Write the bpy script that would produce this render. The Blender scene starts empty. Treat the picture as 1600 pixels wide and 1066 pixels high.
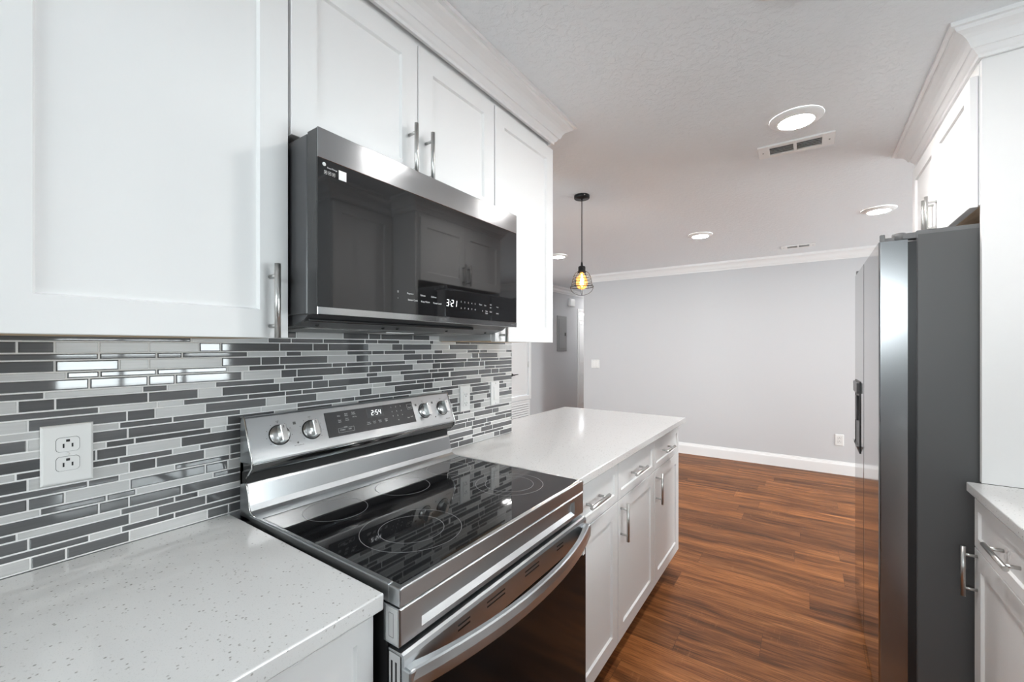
import bpy, bmesh, math, random
from mathutils import Vector, Matrix
random.seed(7)
SC = bpy.context.scene
COL = SC.collection

# ------------------------------------------------------------------ camera, world, exposure
CX, CZ, F, PSI, V0 = 1.2549, 1.3555, 660.39, 0.6085, 542.32
cam_d = bpy.data.cameras.new('camera')
cam = bpy.data.objects.new('camera', cam_d); COL.objects.link(cam)
cam.location = (CX, 0, CZ); cam.rotation_euler = (math.pi/2, 0, PSI)
cam_d.sensor_width = 36; cam_d.lens = F/1600*36
cam_d.shift_y = (V0-533)/1600; cam_d.clip_start = .02; cam_d.clip_end = 200
SC.camera = cam
SC.view_settings.view_transform = 'Standard'; SC.view_settings.look = 'None'
SC.view_settings.gamma = 1; SC.view_settings.use_curve_mapping = False
SC.view_settings.exposure = 1.08
SC.cycles.use_denoising = True
SC.cycles.caustics_reflective = False; SC.cycles.caustics_refractive = False
SC.cycles.max_bounces = 12; SC.cycles.diffuse_bounces = 8; SC.cycles.glossy_bounces = 6
SC.cycles.transparent_max_bounces = 12
SC.cycles.sample_clamp_indirect = 8
SKY = 10.0          # overcast daylight seen through the windows
LAMP = 112.0        # glowing lens of each ceiling lamp
BULB = 12.0
w = bpy.data.worlds.new('world'); SC.world = w; w.use_nodes = True
bgn = w.node_tree.nodes['Background']
bgn.inputs['Color'].default_value = (.90, .955, 1, 1); bgn.inputs['Strength'].default_value = SKY

# ------------------------------------------------------------------ main dimensions (metres)
C = .914; CT = .030                    # counter top height, slab thickness
XF = .633; FX = .608                   # counter front, base cabinet fronts
Y0, Y1, Y2 = .491, 1.268, 2.789        # counter end / peninsula start / peninsula end
YW = 1.7986                            # end of the tiled wall
XD = .2905                             # wall cabinet door faces
ZC = 2.3863                            # ceiling
YF = 5.683                             # far wall
XP, YP = 1.7203, 1.9900                # tall panel beside the refrigerator
XR = 2.30                              # right kitchen wall
XRC = 1.6849; XRB = 1.702              # right counter front, right base fronts
XH = -2.25                             # hall wall
XL = 5.20                              # far right living wall
YN = -1.75                             # wall behind

# daylight portals (sample the sky through each window opening)
def portal(name, loc, rot, sx, sy):
    l = bpy.data.lights.new(name, 'AREA'); l.shape = 'RECTANGLE'; l.size = sx; l.size_y = sy
    l.cycles.is_portal = True
    o = bpy.data.objects.new(name, l); COL.objects.link(o); o.location = loc; o.rotation_euler = rot
H = math.pi/2
W1 = (.46, 1.46, 1.06, 1.52)           # right wall window y0,y1,z0,z1
W2 = (.02, 2.12, 1.50, 1.98)            # high window behind the camera, sized for the light it gives x0,x1,z0,z1
W3 = (3.30, 4.95, .06, 2.14)           # living room sliding door y0,y1,z0,z1
W4 = (-1.95, -.45, .30, 2.10)          # unseen dining side window, added for its light x0,x1
portal('daylight_kitchen', (XR+.14, (W1[0]+W1[1])/2, (W1[2]+W1[3])/2), (0, H, 0), W1[3]-W1[2], W1[1]-W1[0])
portal('daylight_back', ((W2[0]+W2[1])/2, YN-.14, (W2[2]+W2[3])/2), (H, 0, 0), W2[1]-W2[0], W2[3]-W2[2])
portal('daylight_living', (XL+.14, (W3[0]+W3[1])/2, (W3[2]+W3[3])/2), (0, H, 0), W3[3]-W3[2], W3[1]-W3[0])
portal('daylight_added_window', ((W4[0]+W4[1])/2, YN-.14, (W4[2]+W4[3])/2), (H, 0, 0), W4[1]-W4[0], W4[3]-W4[2])

# ------------------------------------------------------------------ materials
def mat(name, base=(.8, .8, .8), rough=.5, metal=0, spec=.5, ior=None, emit=None, estr=0, aniso=0, coat=0):
    m = bpy.data.materials.new(name); m.use_nodes = True
    b = m.node_tree.nodes['Principled BSDF']
    b.inputs['Base Color'].default_value = (*base, 1)
    b.inputs['Roughness'].default_value = rough
    b.inputs['Metallic'].default_value = metal
    b.inputs['Specular IOR Level'].default_value = spec
    if ior: b.inputs['IOR'].default_value = ior
    if emit:
        b.inputs['Emission Color'].default_value = (*emit, 1); b.inputs['Emission Strength'].default_value = estr
    b.inputs['Anisotropic'].default_value = aniso
    b.inputs['Coat Weight'].default_value = coat
    return m
def nd(m, t, **kw):
    n = m.node_tree.nodes.new(t)
    for k, v in kw.items(): setattr(n, k, v)
    return n
def lk(m, a, b): m.node_tree.links.new(a, b)
def bsdf(m): return m.node_tree.nodes['Principled BSDF']
def objco(m, scale=(1, 1, 1)):
    # every mesh sits unscaled and unrotated, so world position is the surface's own position
    g = nd(m, 'ShaderNodeNewGeometry'); mp = nd(m, 'ShaderNodeMapping')
    mp.inputs['Scale'].default_value = scale
    lk(m, g.outputs['Position'], mp.inputs['Vector']); return mp.outputs['Vector']
def noise(m, vec, scale, detail=4, rough=.5):
    n = nd(m, 'ShaderNodeTexNoise'); n.inputs['Scale'].default_value = scale
    n.inputs['Detail'].default_value = detail; n.inputs['Roughness'].default_value = rough
    lk(m, vec, n.inputs['Vector']); return n.outputs['Fac']
def ramp(m, fac, stops, interp='LINEAR'):
    r = nd(m, 'ShaderNodeValToRGB'); r.color_ramp.interpolation = interp
    el = r.color_ramp.elements
    while len(el) < len(stops): el.new(.5)
    for e, (p, c) in zip(el, stops): e.position = p; e.color = (*c, 1) if len(c) == 3 else c
    lk(m, fac, r.inputs['Fac']); return r.outputs['Color']
def bump(m, fac, strength, dist=.002):
    b = nd(m, 'ShaderNodeBump'); b.inputs['Strength'].default_value = strength; b.inputs['Distance'].default_value = dist
    lk(m, fac, b.inputs['Height']); lk(m, b.outputs['Normal'], bsdf(m).inputs['Normal'])
def mixc(m, fac, a, b, mode='MIX'):
    n = nd(m, 'ShaderNodeMix', data_type='RGBA', blend_type=mode)
    if hasattr(fac, 'links'): lk(m, fac, n.inputs[0])
    else: n.inputs[0].default_value = fac
    for s, v in ((n.inputs[6], a), (n.inputs[7], b)):
        if hasattr(v, 'links'): lk(m, v, s)
        else: s.default_value = (*v, 1)
    return n.outputs[2]

CAB = mat('cabinet_white', (.85, .85, .848), .50, spec=.35)
TRIM = mat('trim_white', (.88, .88, .88), .38)
WALL = mat('wall_grey', (.62, .625, .64), .6, spec=.3)
bump(WALL, noise(WALL, objco(WALL), 60, 3), .10, .003)
CEIL = mat('ceiling_white', (.845, .875, .90), .7, spec=.2)
_v = objco(CEIL)
bump(CEIL, ramp(CEIL, noise(CEIL, _v, 34, 5, .62), [(.44, (0, 0, 0)), (.56, (1, 1, 1))]), .30, .006)
PLATE = mat('plate_white', (.86, .86, .85), .3)
WOODRAW = mat('raw_birch_underside', (.50, .33, .19), .6)
_n = noise(WOODRAW, objco(WOODRAW, (14, 2, 2)), 6, 5)
lk(WOODRAW, ramp(WOODRAW, _n, [(.3, (.62, .44, .28)), (.7, (.78, .60, .42))]), bsdf(WOODRAW).inputs['Base Color'])
DARKIN = mat('dark_gap', (.02, .02, .02), .6)
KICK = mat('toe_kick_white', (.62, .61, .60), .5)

QUARTZ = mat('quartz', (.78, .78, .775), .10)
_v = objco(QUARTZ)
vor = nd(QUARTZ, 'ShaderNodeTexVoronoi'); vor.inputs['Scale'].default_value = 120; lk(QUARTZ, _v, vor.inputs['Vector'])
sp = ramp(QUARTZ, vor.outputs['Distance'], [(.17, (1, 1, 1)), (.28, (0, 0, 0))])
pick = ramp(QUARTZ, noise(QUARTZ, _v, 95, 2), [(.49, (0, 0, 0)), (.61, (1, 1, 1))])
msk = mixc(QUARTZ, 1, sp, pick, 'MULTIPLY')
vor2 = nd(QUARTZ, 'ShaderNodeTexVoronoi'); vor2.inputs['Scale'].default_value = 330; lk(QUARTZ, _v, vor2.inputs['Vector'])
sp2 = ramp(QUARTZ, vor2.outputs['Distance'], [(.12, (.5, .5, .5)), (.3, (0, 0, 0))])
base = mixc(QUARTZ, sp2, (.72, .72, .715), (.56, .555, .54))
lk(QUARTZ, mixc(QUARTZ, msk, base, (.36, .352, .335)), bsdf(QUARTZ).inputs['Base Color'])

# vinyl plank floor, planks along x
FLOOR = mat('plank_floor', (.25, .13, .07), .44, spec=.22)
_g = nd(FLOOR, 'ShaderNodeNewGeometry')
sep = nd(FLOOR, 'ShaderNodeSeparateXYZ'); lk(FLOOR, _g.outputs['Position'], sep.inputs[0])
def mth(m, op, a, b=0.0):
    n = nd(m, 'ShaderNodeMath', operation=op)
    for s, v in ((n.inputs[0], a), (n.inputs[1], b)):
        if hasattr(v, 'links'): lk(m, v, s)
        else: s.default_value = v
    return n.outputs[0]
PW, PL = .178, 1.22
row = mth(FLOOR, 'FLOOR', mth(FLOOR, 'DIVIDE', sep.outputs['Y'], PW))
wn = nd(FLOOR, 'ShaderNodeTexWhiteNoise', noise_dimensions='1D'); lk(FLOOR, row, wn.inputs['W'])
xs = mth(FLOOR, 'ADD', mth(FLOOR, 'DIVIDE', sep.outputs['X'], PL), wn.outputs['Value'])
colu = mth(FLOOR, 'FLOOR', xs)
pid = mth(FLOOR, 'ADD', mth(FLOOR, 'MULTIPLY', row, 7.13), mth(FLOOR, 'MULTIPLY', colu, 3.71))
wn2 = nd(FLOOR, 'ShaderNodeTexWhiteNoise', noise_dimensions='1D'); lk(FLOOR, pid, wn2.inputs['W'])
cmb = nd(FLOOR, 'ShaderNodeCombineXYZ')
lk(FLOOR, mth(FLOOR, 'MULTIPLY', sep.outputs['X'], .9), cmb.inputs[0])
wav = noise(FLOOR, _g.outputs['Position'], 1.7, 2)
lk(FLOOR, mth(FLOOR, 'ADD', mth(FLOOR, 'MULTIPLY', sep.outputs['Y'], 11), mth(FLOOR, 'MULTIPLY', wav, 2.2)), cmb.inputs[1])
lk(FLOOR, mth(FLOOR, 'MULTIPLY', wn2.outputs['Value'], 40), cmb.inputs[2])
g1 = noise(FLOOR, cmb.outputs[0], 1.3, 6, .6)
cmb2 = nd(FLOOR, 'ShaderNodeCombineXYZ')
lk(FLOOR, mth(FLOOR, 'MULTIPLY', sep.outputs['X'], 3.5), cmb2.inputs[0])
lk(FLOOR, mth(FLOOR, 'MULTIPLY', sep.outputs['Y'], 90), cmb2.inputs[1])
lk(FLOOR, mth(FLOOR, 'MULTIPLY', wn2.outputs['Value'], 17), cmb2.inputs[2])
g2 = noise(FLOOR, cmb2.outputs[0], 1.6, 5, .7)
grain = ramp(FLOOR, g1, [(.28, (.055, .027, .013)), (.42, (.155, .068, .027)), (.56, (.255, .118, .047)), (.74, (.37, .190, .085))])
fine = ramp(FLOOR, g2, [(.33, (.42, .38, .36)), (.5, (.92, .9, .88)), (.66, (1.32, 1.32, 1.32))])
colr = mixc(FLOOR, 1, grain, fine, 'MULTIPLY')
tone = ramp(FLOOR, wn2.outputs['Value'], [(0, (.66, .65, .66)), (.3, (.95, .95, .95)), (.7, (1.05, 1.05, 1.03)), (1, (1.25, 1.25, 1.22))])
colr = mixc(FLOOR, 1, colr, tone, 'MULTIPLY')
# saw marks across the grain
cmb3 = nd(FLOOR, 'ShaderNodeCombineXYZ')
lk(FLOOR, mth(FLOOR, 'MULTIPLY', sep.outputs['X'], 75), cmb3.inputs[0]); lk(FLOOR, mth(FLOOR, 'MULTIPLY', sep.outputs['Y'], 9), cmb3.inputs[1])
lk(FLOOR, pid, cmb3.inputs[2])
saw = ramp(FLOOR, noise(FLOOR, cmb3.outputs[0], 1.6, 2), [(.58, (0, 0, 0)), (.72, (1, 1, 1))])
sawm = mixc(FLOOR, 1, saw, ramp(FLOOR, noise(FLOOR, _g.outputs['Position'], 3.2, 2), [(.56, (0, 0, 0)), (.68, (.30, .30, .30))]), 'MULTIPLY')
colr = mixc(FLOOR, sawm, colr, (.46, .26, .13))
fy = mth(FLOOR, 'FRACT', mth(FLOOR, 'DIVIDE', sep.outputs['Y'], PW)); fxx = mth(FLOOR, 'FRACT', xs)
seam = mth(FLOOR, 'MAXIMUM', mth(FLOOR, 'LESS_THAN', fy, .012), mth(FLOOR, 'LESS_THAN', fxx, .0016))
colr = mixc(FLOOR, mth(FLOOR, 'MULTIPLY', seam, .6), colr, (.05, .025, .014))
colr = mixc(FLOOR, 1, colr, (1.22, 1.0, .80), 'MULTIPLY')
lk(FLOOR, colr, bsdf(FLOOR).inputs['Base Color'])
bump(FLOOR, g2, .12, .0015)

# metals
def brushed(name, base, rough, axis_scale, aniso=.55, var=.12):
    m = mat(name, base, rough, 1, aniso=aniso)
    n = noise(m, objco(m, axis_scale), 1.0, 4, .7)
    r = ramp(m, n, [(.3, (rough-var*.5,)*3), (.7, (rough+var*.5,)*3)])
    lk(m, r, bsdf(m).inputs['Roughness'])
    if aniso:
        tg = nd(m, 'ShaderNodeTangent', direction_type='RADIAL', axis='Y'); lk(m, tg.outputs[0], bsdf(m).inputs['Tangent'])
    return m
STEEL = brushed('brushed_steel', (.55, .572, .588), .30, (40, .6, 40), aniso=.45, var=.04)
STEELF = brushed('fridge_black_steel', (.36, .362, .37), .10, (900, 4, 700), aniso=.0, var=.05)
STEELS = brushed('fridge_door_edge_steel', (.34, .342, .35), .22, (4, 900, 700), aniso=.0, var=.08)
FSIDE = mat('fridge_side_paint', (.088, .088, .089), .42, .0, spec=.5)
STEELM = brushed('microwave_steel', (.42, .425, .43), .15, (40, .6, 40), aniso=.6, var=.03)
KNOBM = mat('knob_satin_steel', (.66, .66, .655), .30, 1)
NICK = mat('satin_nickel', (.58, .575, .56), .34, 1)
CHROME = mat('polished_steel', (.70, .70, .69), .14, 1)
DREFL = mat('steel_dark_reflection', (.16, .16, .162), .17, 1)  # chrome with its dark reflection put into the base colour
BGLASS = mat('black_glass', (.008, .008, .009), .035, spec=.5, ior=1.62)
OGLASS = mat('oven_window_glass', (.006, .0065, .007), .10, ior=1.27)
PANELG = mat('control_panel_glass', (.055, .055, .058), .22, ior=1.5)
BLACKP = mat('black_plastic', (.016, .016, .017), .35)
DGREY = mat('dark_grey_metal', (.075, .075, .078), .33, .2)
MESHF = mat('filter_mesh_metal', (.35, .35, .35), .4, .9)
bump(MESHF, noise(MESHF, objco(MESHF), 260, 1), 1.0, .004)
MARK = mat('white_print', (.75, .75, .74), .5)
MARKD = mat('grey_print', (.13, .13, .13), .5)
RING = mat('burner_ring_print', (.30, .30, .31), .4)
GLOW = mat('display_digits', (.9, .9, .9), .4, emit=(.93, .97, 1), estr=1.1)
SCREEN = mat('display_screen', (.075, .075, .08), .25)
LENS = mat('lamp_lens', (.9, .9, .9), .5, emit=(1, .985, .965), estr=LAMP)
LENSMW = mat('cooktop_lamp_lens', (.85, .85, .85), .25)
BLKMET = mat('black_iron', (.014, .014, .015), .42, .4)
FILAM = mat('filament', (1, .6, .2), .5, emit=(1, .60, .17), estr=BULB*10)
GREYPAN = mat('breaker_panel_grey', (.30, .30, .30), .45, .1)
SLOT = mat('slot_dark', (.012, .012, .012), .6)

# bulb: amber see-through glass
AMBER = bpy.data.materials.new('amber_bulb_glass'); AMBER.use_nodes = True
nt = AMBER.node_tree; nt.nodes.remove(nt.nodes['Principled BSDF'])
tr = nt.nodes.new('ShaderNodeBsdfTransparent'); tr.inputs[0].default_value = (1, .72, .42, 1)
gl = nt.nodes.new('ShaderNodeBsdfGlossy'); gl.inputs['Roughness'].default_value = .03
em = nt.nodes.new('ShaderNodeEmission'); em.inputs[0].default_value = (1, .55, .16, 1); em.inputs[1].default_value = .40
mx = nt.nodes.new('ShaderNodeMixShader'); mx.inputs[0].default_value = .10
ad = nt.nodes.new('ShaderNodeAddShader')
nt.links.new(tr.outputs[0], mx.inputs[1]); nt.links.new(gl.outputs[0], mx.inputs[2])
nt.links.new(mx.outputs[0], ad.inputs[0]); nt.links.new(em.outputs[0], ad.inputs[1])
nt.links.new(ad.outputs[0], nt.nodes['Material Output'].inputs['Surface'])
# window pane: clear glass
PANE = bpy.data.materials.new('window_glass'); PANE.use_nodes = True
nt = PANE.node_tree; nt.nodes.remove(nt.nodes['Principled BSDF'])
tr = nt.nodes.new('ShaderNodeBsdfTransparent'); tr.inputs[0].default_value = (.95, .97, .96, 1)
gl = nt.nodes.new('ShaderNodeBsdfGlossy'); gl.inputs['Roughness'].default_value = .01
fr = nt.nodes.new('ShaderNodeFresnel'); mx = nt.nodes.new('ShaderNodeMixShader')
nt.links.new(fr.outputs[0], mx.inputs[0]); nt.links.new(tr.outputs[0], mx.inputs[1]); nt.links.new(gl.outputs[0], mx.inputs[2])
nt.links.new(mx.outputs[0], nt.nodes['Material Output'].inputs['Surface'])

# tile materials: each tile keeps a tone of its own (per mesh island)
def tile_mat(name, c0, c1, rough, ior, streak):
    m = mat(name, c0, rough, ior=ior)
    g = nd(m, 'ShaderNodeNewGeometry')
    r = ramp(m, g.outputs['Random Per Island'], [(0, c0), (1, c1)])
    s = ramp(m, noise(m, objco(m, (60, 9, 240)), 1.0, 4, .6), [(.3, (1-streak,)*3), (.7, (1+streak,)*3)])
    lk(m, mixc(m, 1, r, s, 'MULTIPLY'), bsdf(m).inputs['Base Color'])
    return m
TGLASS = tile_mat('grey_glass_tile', (.105, .107, .111), (.150, .152, .156), .045, 1.62, .07)
TSTONE = tile_mat('pale_stone_tile', (.55, .55, .545), (.63, .63, .625), .26, 1.45, .06)
GROUT = mat('white_grout', (.92, .92, .91), .8, spec=.2)

# ------------------------------------------------------------------ mesh helpers
class MB:
    """collects shapes in world coordinates; link() makes ONE mesh object"""
    def __init__(s): s.bm = bmesh.new(); s.mi = 0
    def _fin(s, faces, smooth=False):
        for f in faces:
            f.material_index = s.mi
            f.smooth = smooth
    def poly(s, pts, faces, smooth=False):
        vs = [s.bm.verts.new(p) for p in pts]
        fs = []
        for f in faces:
            try: fs.append(s.bm.faces.new([vs[i] for i in f]))
            except ValueError: pass
        s._fin(fs, smooth); return vs
    def box(s, x0, x1, y0, y1, z0, z1, bev=0, seg=2):
        t = bmesh.new(); bmesh.ops.create_cube(t, size=1)
        for v in t.verts:
            v.co = (x0+(v.co.x+.5)*(x1-x0), y0+(v.co.y+.5)*(y1-y0), z0+(v.co.z+.5)*(z1-z0))
        if bev > 0:
            bmesh.ops.bevel(t, geom=list(t.edges), offset=bev, segments=seg, profile=.5, affect='EDGES')
        s.merge(t, bev > 0 and seg > 1); return s
    def merge(s, t, smooth=False):
        t.verts.index_update()
        vs = [s.bm.verts.new(v.co) for v in t.verts]
        fs = []
        for f in t.faces:
            try: fs.append(s.bm.faces.new([vs[v.index] for v in f.verts]))
            except ValueError: pass
        s._fin(fs, False); t.free()
    def tube(s, pts, r, n=12, caps=True, closed=False):
        pts = [Vector(p) for p in pts]; N = len(pts); rings = []
        up = None
        for i, p in enumerate(pts):
            if closed: d = pts[(i+1) % N]-pts[i-1]
            else: d = pts[min(i+1, N-1)]-pts[max(i-1, 0)]
            d.normalize()
            if up is None:
                up = d.orthogonal().normalized()
            a = (up-d*up.dot(d))
            a = a.normalized() if a.length > 1e-6 else d.orthogonal().normalized()
            up = a; b = d.cross(a)
            rr = r[i] if isinstance(r, (list, tuple)) else r
            rings.append([s.bm.verts.new(p+(a*math.cos(2*math.pi*k/n)+b*math.sin(2*math.pi*k/n))*rr) for k in range(n)])
        fs = []
        M = N if closed else N-1
        for i in range(M):
            A, B = rings[i], rings[(i+1) % N]
            for k in range(n): fs.append(s.bm.faces.new((A[k], A[(k+1) % n], B[(k+1) % n], B[k])))
        s._fin(fs, True)
        if caps and not closed:
            s._fin([s.bm.faces.new(rings[0][::-1]), s.bm.faces.new(rings[-1])], False)
        return s
    def lathe(s, prof, origin, axis=(0, 0, 1), n=32, smooth=True):
        """prof: (radius, height) pairs along axis"""
        ax = Vector(axis).normalized(); a = ax.orthogonal().normalized(); b = ax.cross(a); o = Vector(origin)
        rings = []
        for r, h in prof:
            if r < 1e-6: rings.append([s.bm.verts.new(o+ax*h)])
            else: rings.append([s.bm.verts.new(o+ax*h+(a*math.cos(2*math.pi*k/n)+b*math.sin(2*math.pi*k/n))*r) for k in range(n)])
        fs = []
        for A, B in zip(rings, rings[1:]):
            for k in range(n):
                if len(A) == 1 and len(B) == 1: continue
                if len(A) == 1: fs.append(s.bm.faces.new((A[0], B[(k+1) % n], B[k])))
                elif len(B) == 1: fs.append(s.bm.faces.new((A[k], A[(k+1) % n], B[0])))
                else: fs.append(s.bm.faces.new((A[k], A[(k+1) % n], B[(k+1) % n], B[k])))
        s._fin(fs, smooth); return s
    def prism_y(s, prof, y0, y1, smooth=False):
        """closed (x, z) outline pulled along y"""
        n = len(prof)
        pts = [(x, y0, z) for x, z in prof]+[(x, y1, z) for x, z in prof]
        vs = [s.bm.verts.new(p) for p in pts]
        side = [s.bm.faces.new((vs[i], vs[(i+1) % n], vs[n+(i+1) % n], vs[n+i])) for i in range(n)]
        s._fin(side, smooth)
        s._fin([s.bm.faces.new(vs[:n][::-1]), s.bm.faces.new(vs[n:])])
        return s
    def rings(s, ringlist, cap_last=True, cap_first=True):
        """loft between equal-count closed rings"""
        R = [[s.bm.verts.new(p) for p in r] for r in ringlist]; n = len(R[0]); fs = []
        for A, B in zip(R, R[1:]):
            for k in range(n): fs.append(s.bm.faces.new((A[k], A[(k+1) % n], B[(k+1) % n], B[k])))
        if cap_last: fs.append(s.bm.faces.new(R[-1]))
        if cap_first: fs.append(s.bm.faces.new(R[0][::-1]))
        s._fin(fs); return s
    def text(s, body, size, origin, right, up, align='CENTER', ext=.0002):
        c = bpy.data.curves.new('t', 'FONT'); c.body = body; c.size = size; c.align_x = align; c.align_y = 'CENTER'
        c.extrude = ext; c.resolution_u = 2
        o = bpy.data.objects.new('t', c); COL.objects.link(o)
        me = bpy.data.meshes.new_from_object(o)
        right = Vector(right).normalized(); up = Vector(up).normalized(); nn = right.cross(up)
        M = Matrix((( right.x, up.x, nn.x, origin[0]), (right.y, up.y, nn.y, origin[1]), (right.z, up.z, nn.z, origin[2]), (0, 0, 0, 1)))
        t = bmesh.new(); t.from_mesh(me); t.transform(M); s.merge(t)
        COL.objects.unlink(o); bpy.data.objects.remove(o); bpy.data.meshes.remove(me); bpy.data.curves.remove(c)
        return s
SEG = {'0': 'abcdef', '1': 'bc', '2': 'abged', '3': 'abgcd', '4': 'fgbc', '5': 'afgcd'}
def seven_seg(mb, body, h, put, w=None):
    """seven segment digits; put(u, v) -> four-cornered point maker (u right, v up, d out)"""
    w = w or h*.50; th = h*.075; u = 0; adv = w+h*.26; sl = .12
    tot = sum(adv if c != ':' else h*.28 for c in body)-h*.26
    u = -tot/2
    def q(u0, u1, v0, v1):
        P = [put(uu+sl*vv, vv, d) for d in (0, .0003) for uu, vv in ((u0, v0), (u1, v0), (u1, v1), (u0, v1))]
        mb.poly(P, [(0, 1, 2, 3), (7, 6, 5, 4), (0, 4, 5, 1), (1, 5, 6, 2), (2, 6, 7, 3), (3, 7, 4, 0)])
    for c in body:
        if c == ':':
            for v in (-.17*h, .17*h): q(u-th*.2, u+th*.8, v-th/2, v+th/2)
            u += h*.28; continue
        g = th*.6
        S = {'a': (u+g, u+w-g, h/2-th, h/2), 'g': (u+g, u+w-g, -th/2, th/2), 'd': (u+g, u+w-g, -h/2, -h/2+th),
             'f': (u, u+th, th*.3, h/2-g), 'b': (u+w-th, u+w, th*.3, h/2-g), 'e': (u, u+th, -h/2+g, -th*.3), 'c': (u+w-th, u+w, -h/2+g, -th*.3)}
        for k in SEG[c]: q(*S[k])
        u += adv
WL = {}
def wloc(o): return Vector(WL[o.name]) if o else Vector((0, 0, 0))
def link(name, mb, m, parent=None, label=None):
    bm = mb.bm if isinstance(mb, MB) else mb
    bmesh.ops.recalc_face_normals(bm, faces=bm.faces)
    xs = [v.co.x for v in bm.verts]; ys = [v.co.y for v in bm.verts]; zs = [v.co.z for v in bm.verts]
    c = Vector(((min(xs)+max(xs))/2, (min(ys)+max(ys))/2, min(zs)))
    bmesh.ops.translate(bm, verts=bm.verts, vec=-c)
    me = bpy.data.meshes.new(name); bm.to_mesh(me); bm.free()
    for mm in (m if isinstance(m, (list, tuple)) else [m]): me.materials.append(mm)
    o = bpy.data.objects.new(name, me); COL.objects.link(o)
    if parent: o.parent = parent
    o.location = c-wloc(parent); WL[o.name] = tuple(c)
    if label: o['label'] = label
    return o
def thing(name, label, cat, loc, group=None):
    o = bpy.data.objects.new(name, None); COL.objects.link(o); o.location = loc; WL[o.name] = tuple(loc)
    o.empty_display_size = .05
    return tag(o, label, cat, group)
def tag(o, label, cat, group=None):
    o['label'] = label; o['category'] = cat
    if group: o['group'] = group
    return o
def struct(name, mb, m):
    o = link(name, mb, m); o['kind'] = 'structure'; return o
def link_each(name, mbs, m, parent, label=None):
    return [link(name, q, m, parent, label) for q in mbs]
def bx(x0, x1, y0, y1, z0, z1, bev=0, seg=2): return MB().box(x0, x1, y0, y1, z0, z1, bev, seg)

def shaker(mb, plane, out, u0, u1, z0, z1, rail=.060, rail_b=None, t=.019, rec=.008, axis='x'):
    """framed recessed-panel front. plane = face coordinate, out = +1/-1 the way it faces, u runs along the wall"""
    rb = rail if rail_b is None else rail_b
    def ring(iu, ib, it, d):
        q = [(u0+iu, z0+ib), (u1-iu, z0+ib), (u1-iu, z1-it), (u0+iu, z1-it)]
        x = plane-out*d
        return [(x, u, z) if axis == 'x' else (u, x, z) for u, z in q]
    e = .0012
    mb.rings([ring(0, 0, 0, t), ring(0, 0, 0, e), ring(e, e, e, 0), ring(rail, rb, rail, 0), ring(rail+.0035, rb+.0035, rail+.0035, rec)])
    return mb
def bar_pull(parent, x, out, c_u, c_z, length, vertical, proj=.032, r=.0062, inset=.026):
    mb = MB(); bxx = x+out*proj; L = length/2
    if vertical:
        P = [(bxx, c_u, c_z-L), (bxx, c_u, c_z+L)]; Q = [(c_u, c_z-L+inset), (c_u, c_z+L-inset)]
    else:
        P = [(bxx, c_u-L, c_z), (bxx, c_u+L, c_z)]; Q = [(c_u-L+inset, c_z), (c_u+L-inset, c_z)]
    mb.tube(P, r, 16)
    for u, z in Q: mb.tube([(x-out*.0005, u, z), (bxx, u, z)], r*.72, 12)
    return link('handle', mb, NICK, parent)
def sweep(mb, path, prof, closed_ends=True):
    """path: list of (x, y); profile (out, z); 'out' is to the RIGHT of travel"""
    n = len(path); segs = []
    for a, b in zip(path, path[1:]):
        d = Vector((b[0]-a[0], b[1]-a[1])).normalized(); segs.append(Vector((d.y, -d.x)))
    rl = []
    for i, p in enumerate(path):
        if i == 0: m = segs[0]
        elif i == n-1: m = segs[-1]
        else:
            a, b = segs[i-1], segs[i]; m = (a+b)/(1+a.dot(b))
        rl.append([(p[0]+m.x*o, p[1]+m.y*o, z) for o, z in prof])
    mb.rings(rl); return mb
def wall_hole(mb, axis, c0, c1, u0, u1, z0, z1, holes):
    """wall slab with rectangular openings; axis 'x': slab between x=c0..c1 running along y"""
    us = sorted({u0, u1, *[h[0] for h in holes], *[h[1] for h in holes]})
    def b(a, bb, za, zb):
        if axis == 'x': mb.box(c0, c1, a, bb, za, zb)
        else: mb.box(a, bb, c0, c1, za, zb)
    for a, bb in zip(us, us[1:]):
        hs = [h for h in holes if h[0] <= a+1e-6 and h[1] >= bb-1e-6]
        if not hs: b(a, bb, z0, z1)
        else:
            h = hs[0]
            if h[2] > z0: b(a, bb, z0, h[2])
            if h[3] < z1: b(a, bb, h[3], z1)
    return mb

# ------------------------------------------------------------------ setting: floor, ceiling, walls
YE = 8.70                                                   # end of the hall
struct('floor', bx(XH-.2, XL+.2, YN-.2, YE+.2, -.10, 0), FLOOR)
struct('ceiling', bx(XH-.2, XL+.2, YN-.2, YE+.2, ZC, ZC+.1), CEIL)
struct('wall_left', bx(-.125, -.009, YN, YW-.002, 0, ZC), WALL)
struct('wall_far', bx(-1.4243, XL, YF, YF+.12, 0, ZC), WALL)
struct('wall_hall_right', bx(-1.4243, -1.3043, YF+.12, YE, 0, ZC), WALL)
struct('wall_hall_end', bx(XH, -1.3043, YE, YE+.12, 0, ZC), WALL)
HD = (7.225, 8.02, 0, 2.005)                                # hall door opening
CD = (4.985, 5.475, .62, 2.02)                              # closet door opening
struct('wall_hall_left', wall_hole(MB(), 'x', XH-.12, XH, YN, YE, 0, ZC, [HD, CD]), WALL)
struct('wall_near', wall_hole(MB(), 'y', YN-.12, YN, XH, XR+.12, 0, ZC, [W2, W4]), WALL)
struct('wall_right', wall_hole(MB(), 'x', XR, XR+.12, YN, 3.05, 0, ZC, [W1]), WALL)
struct('wall_living_near', bx(XR, XL, 3.05, 3.17, 0, ZC), WALL)
struct('wall_living_right', wall_hole(MB(), 'x', XL, XL+.12, 3.17, YF, 0, ZC, [(W3[0], W3[1], W3[2], W3[3])]), WALL)

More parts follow.
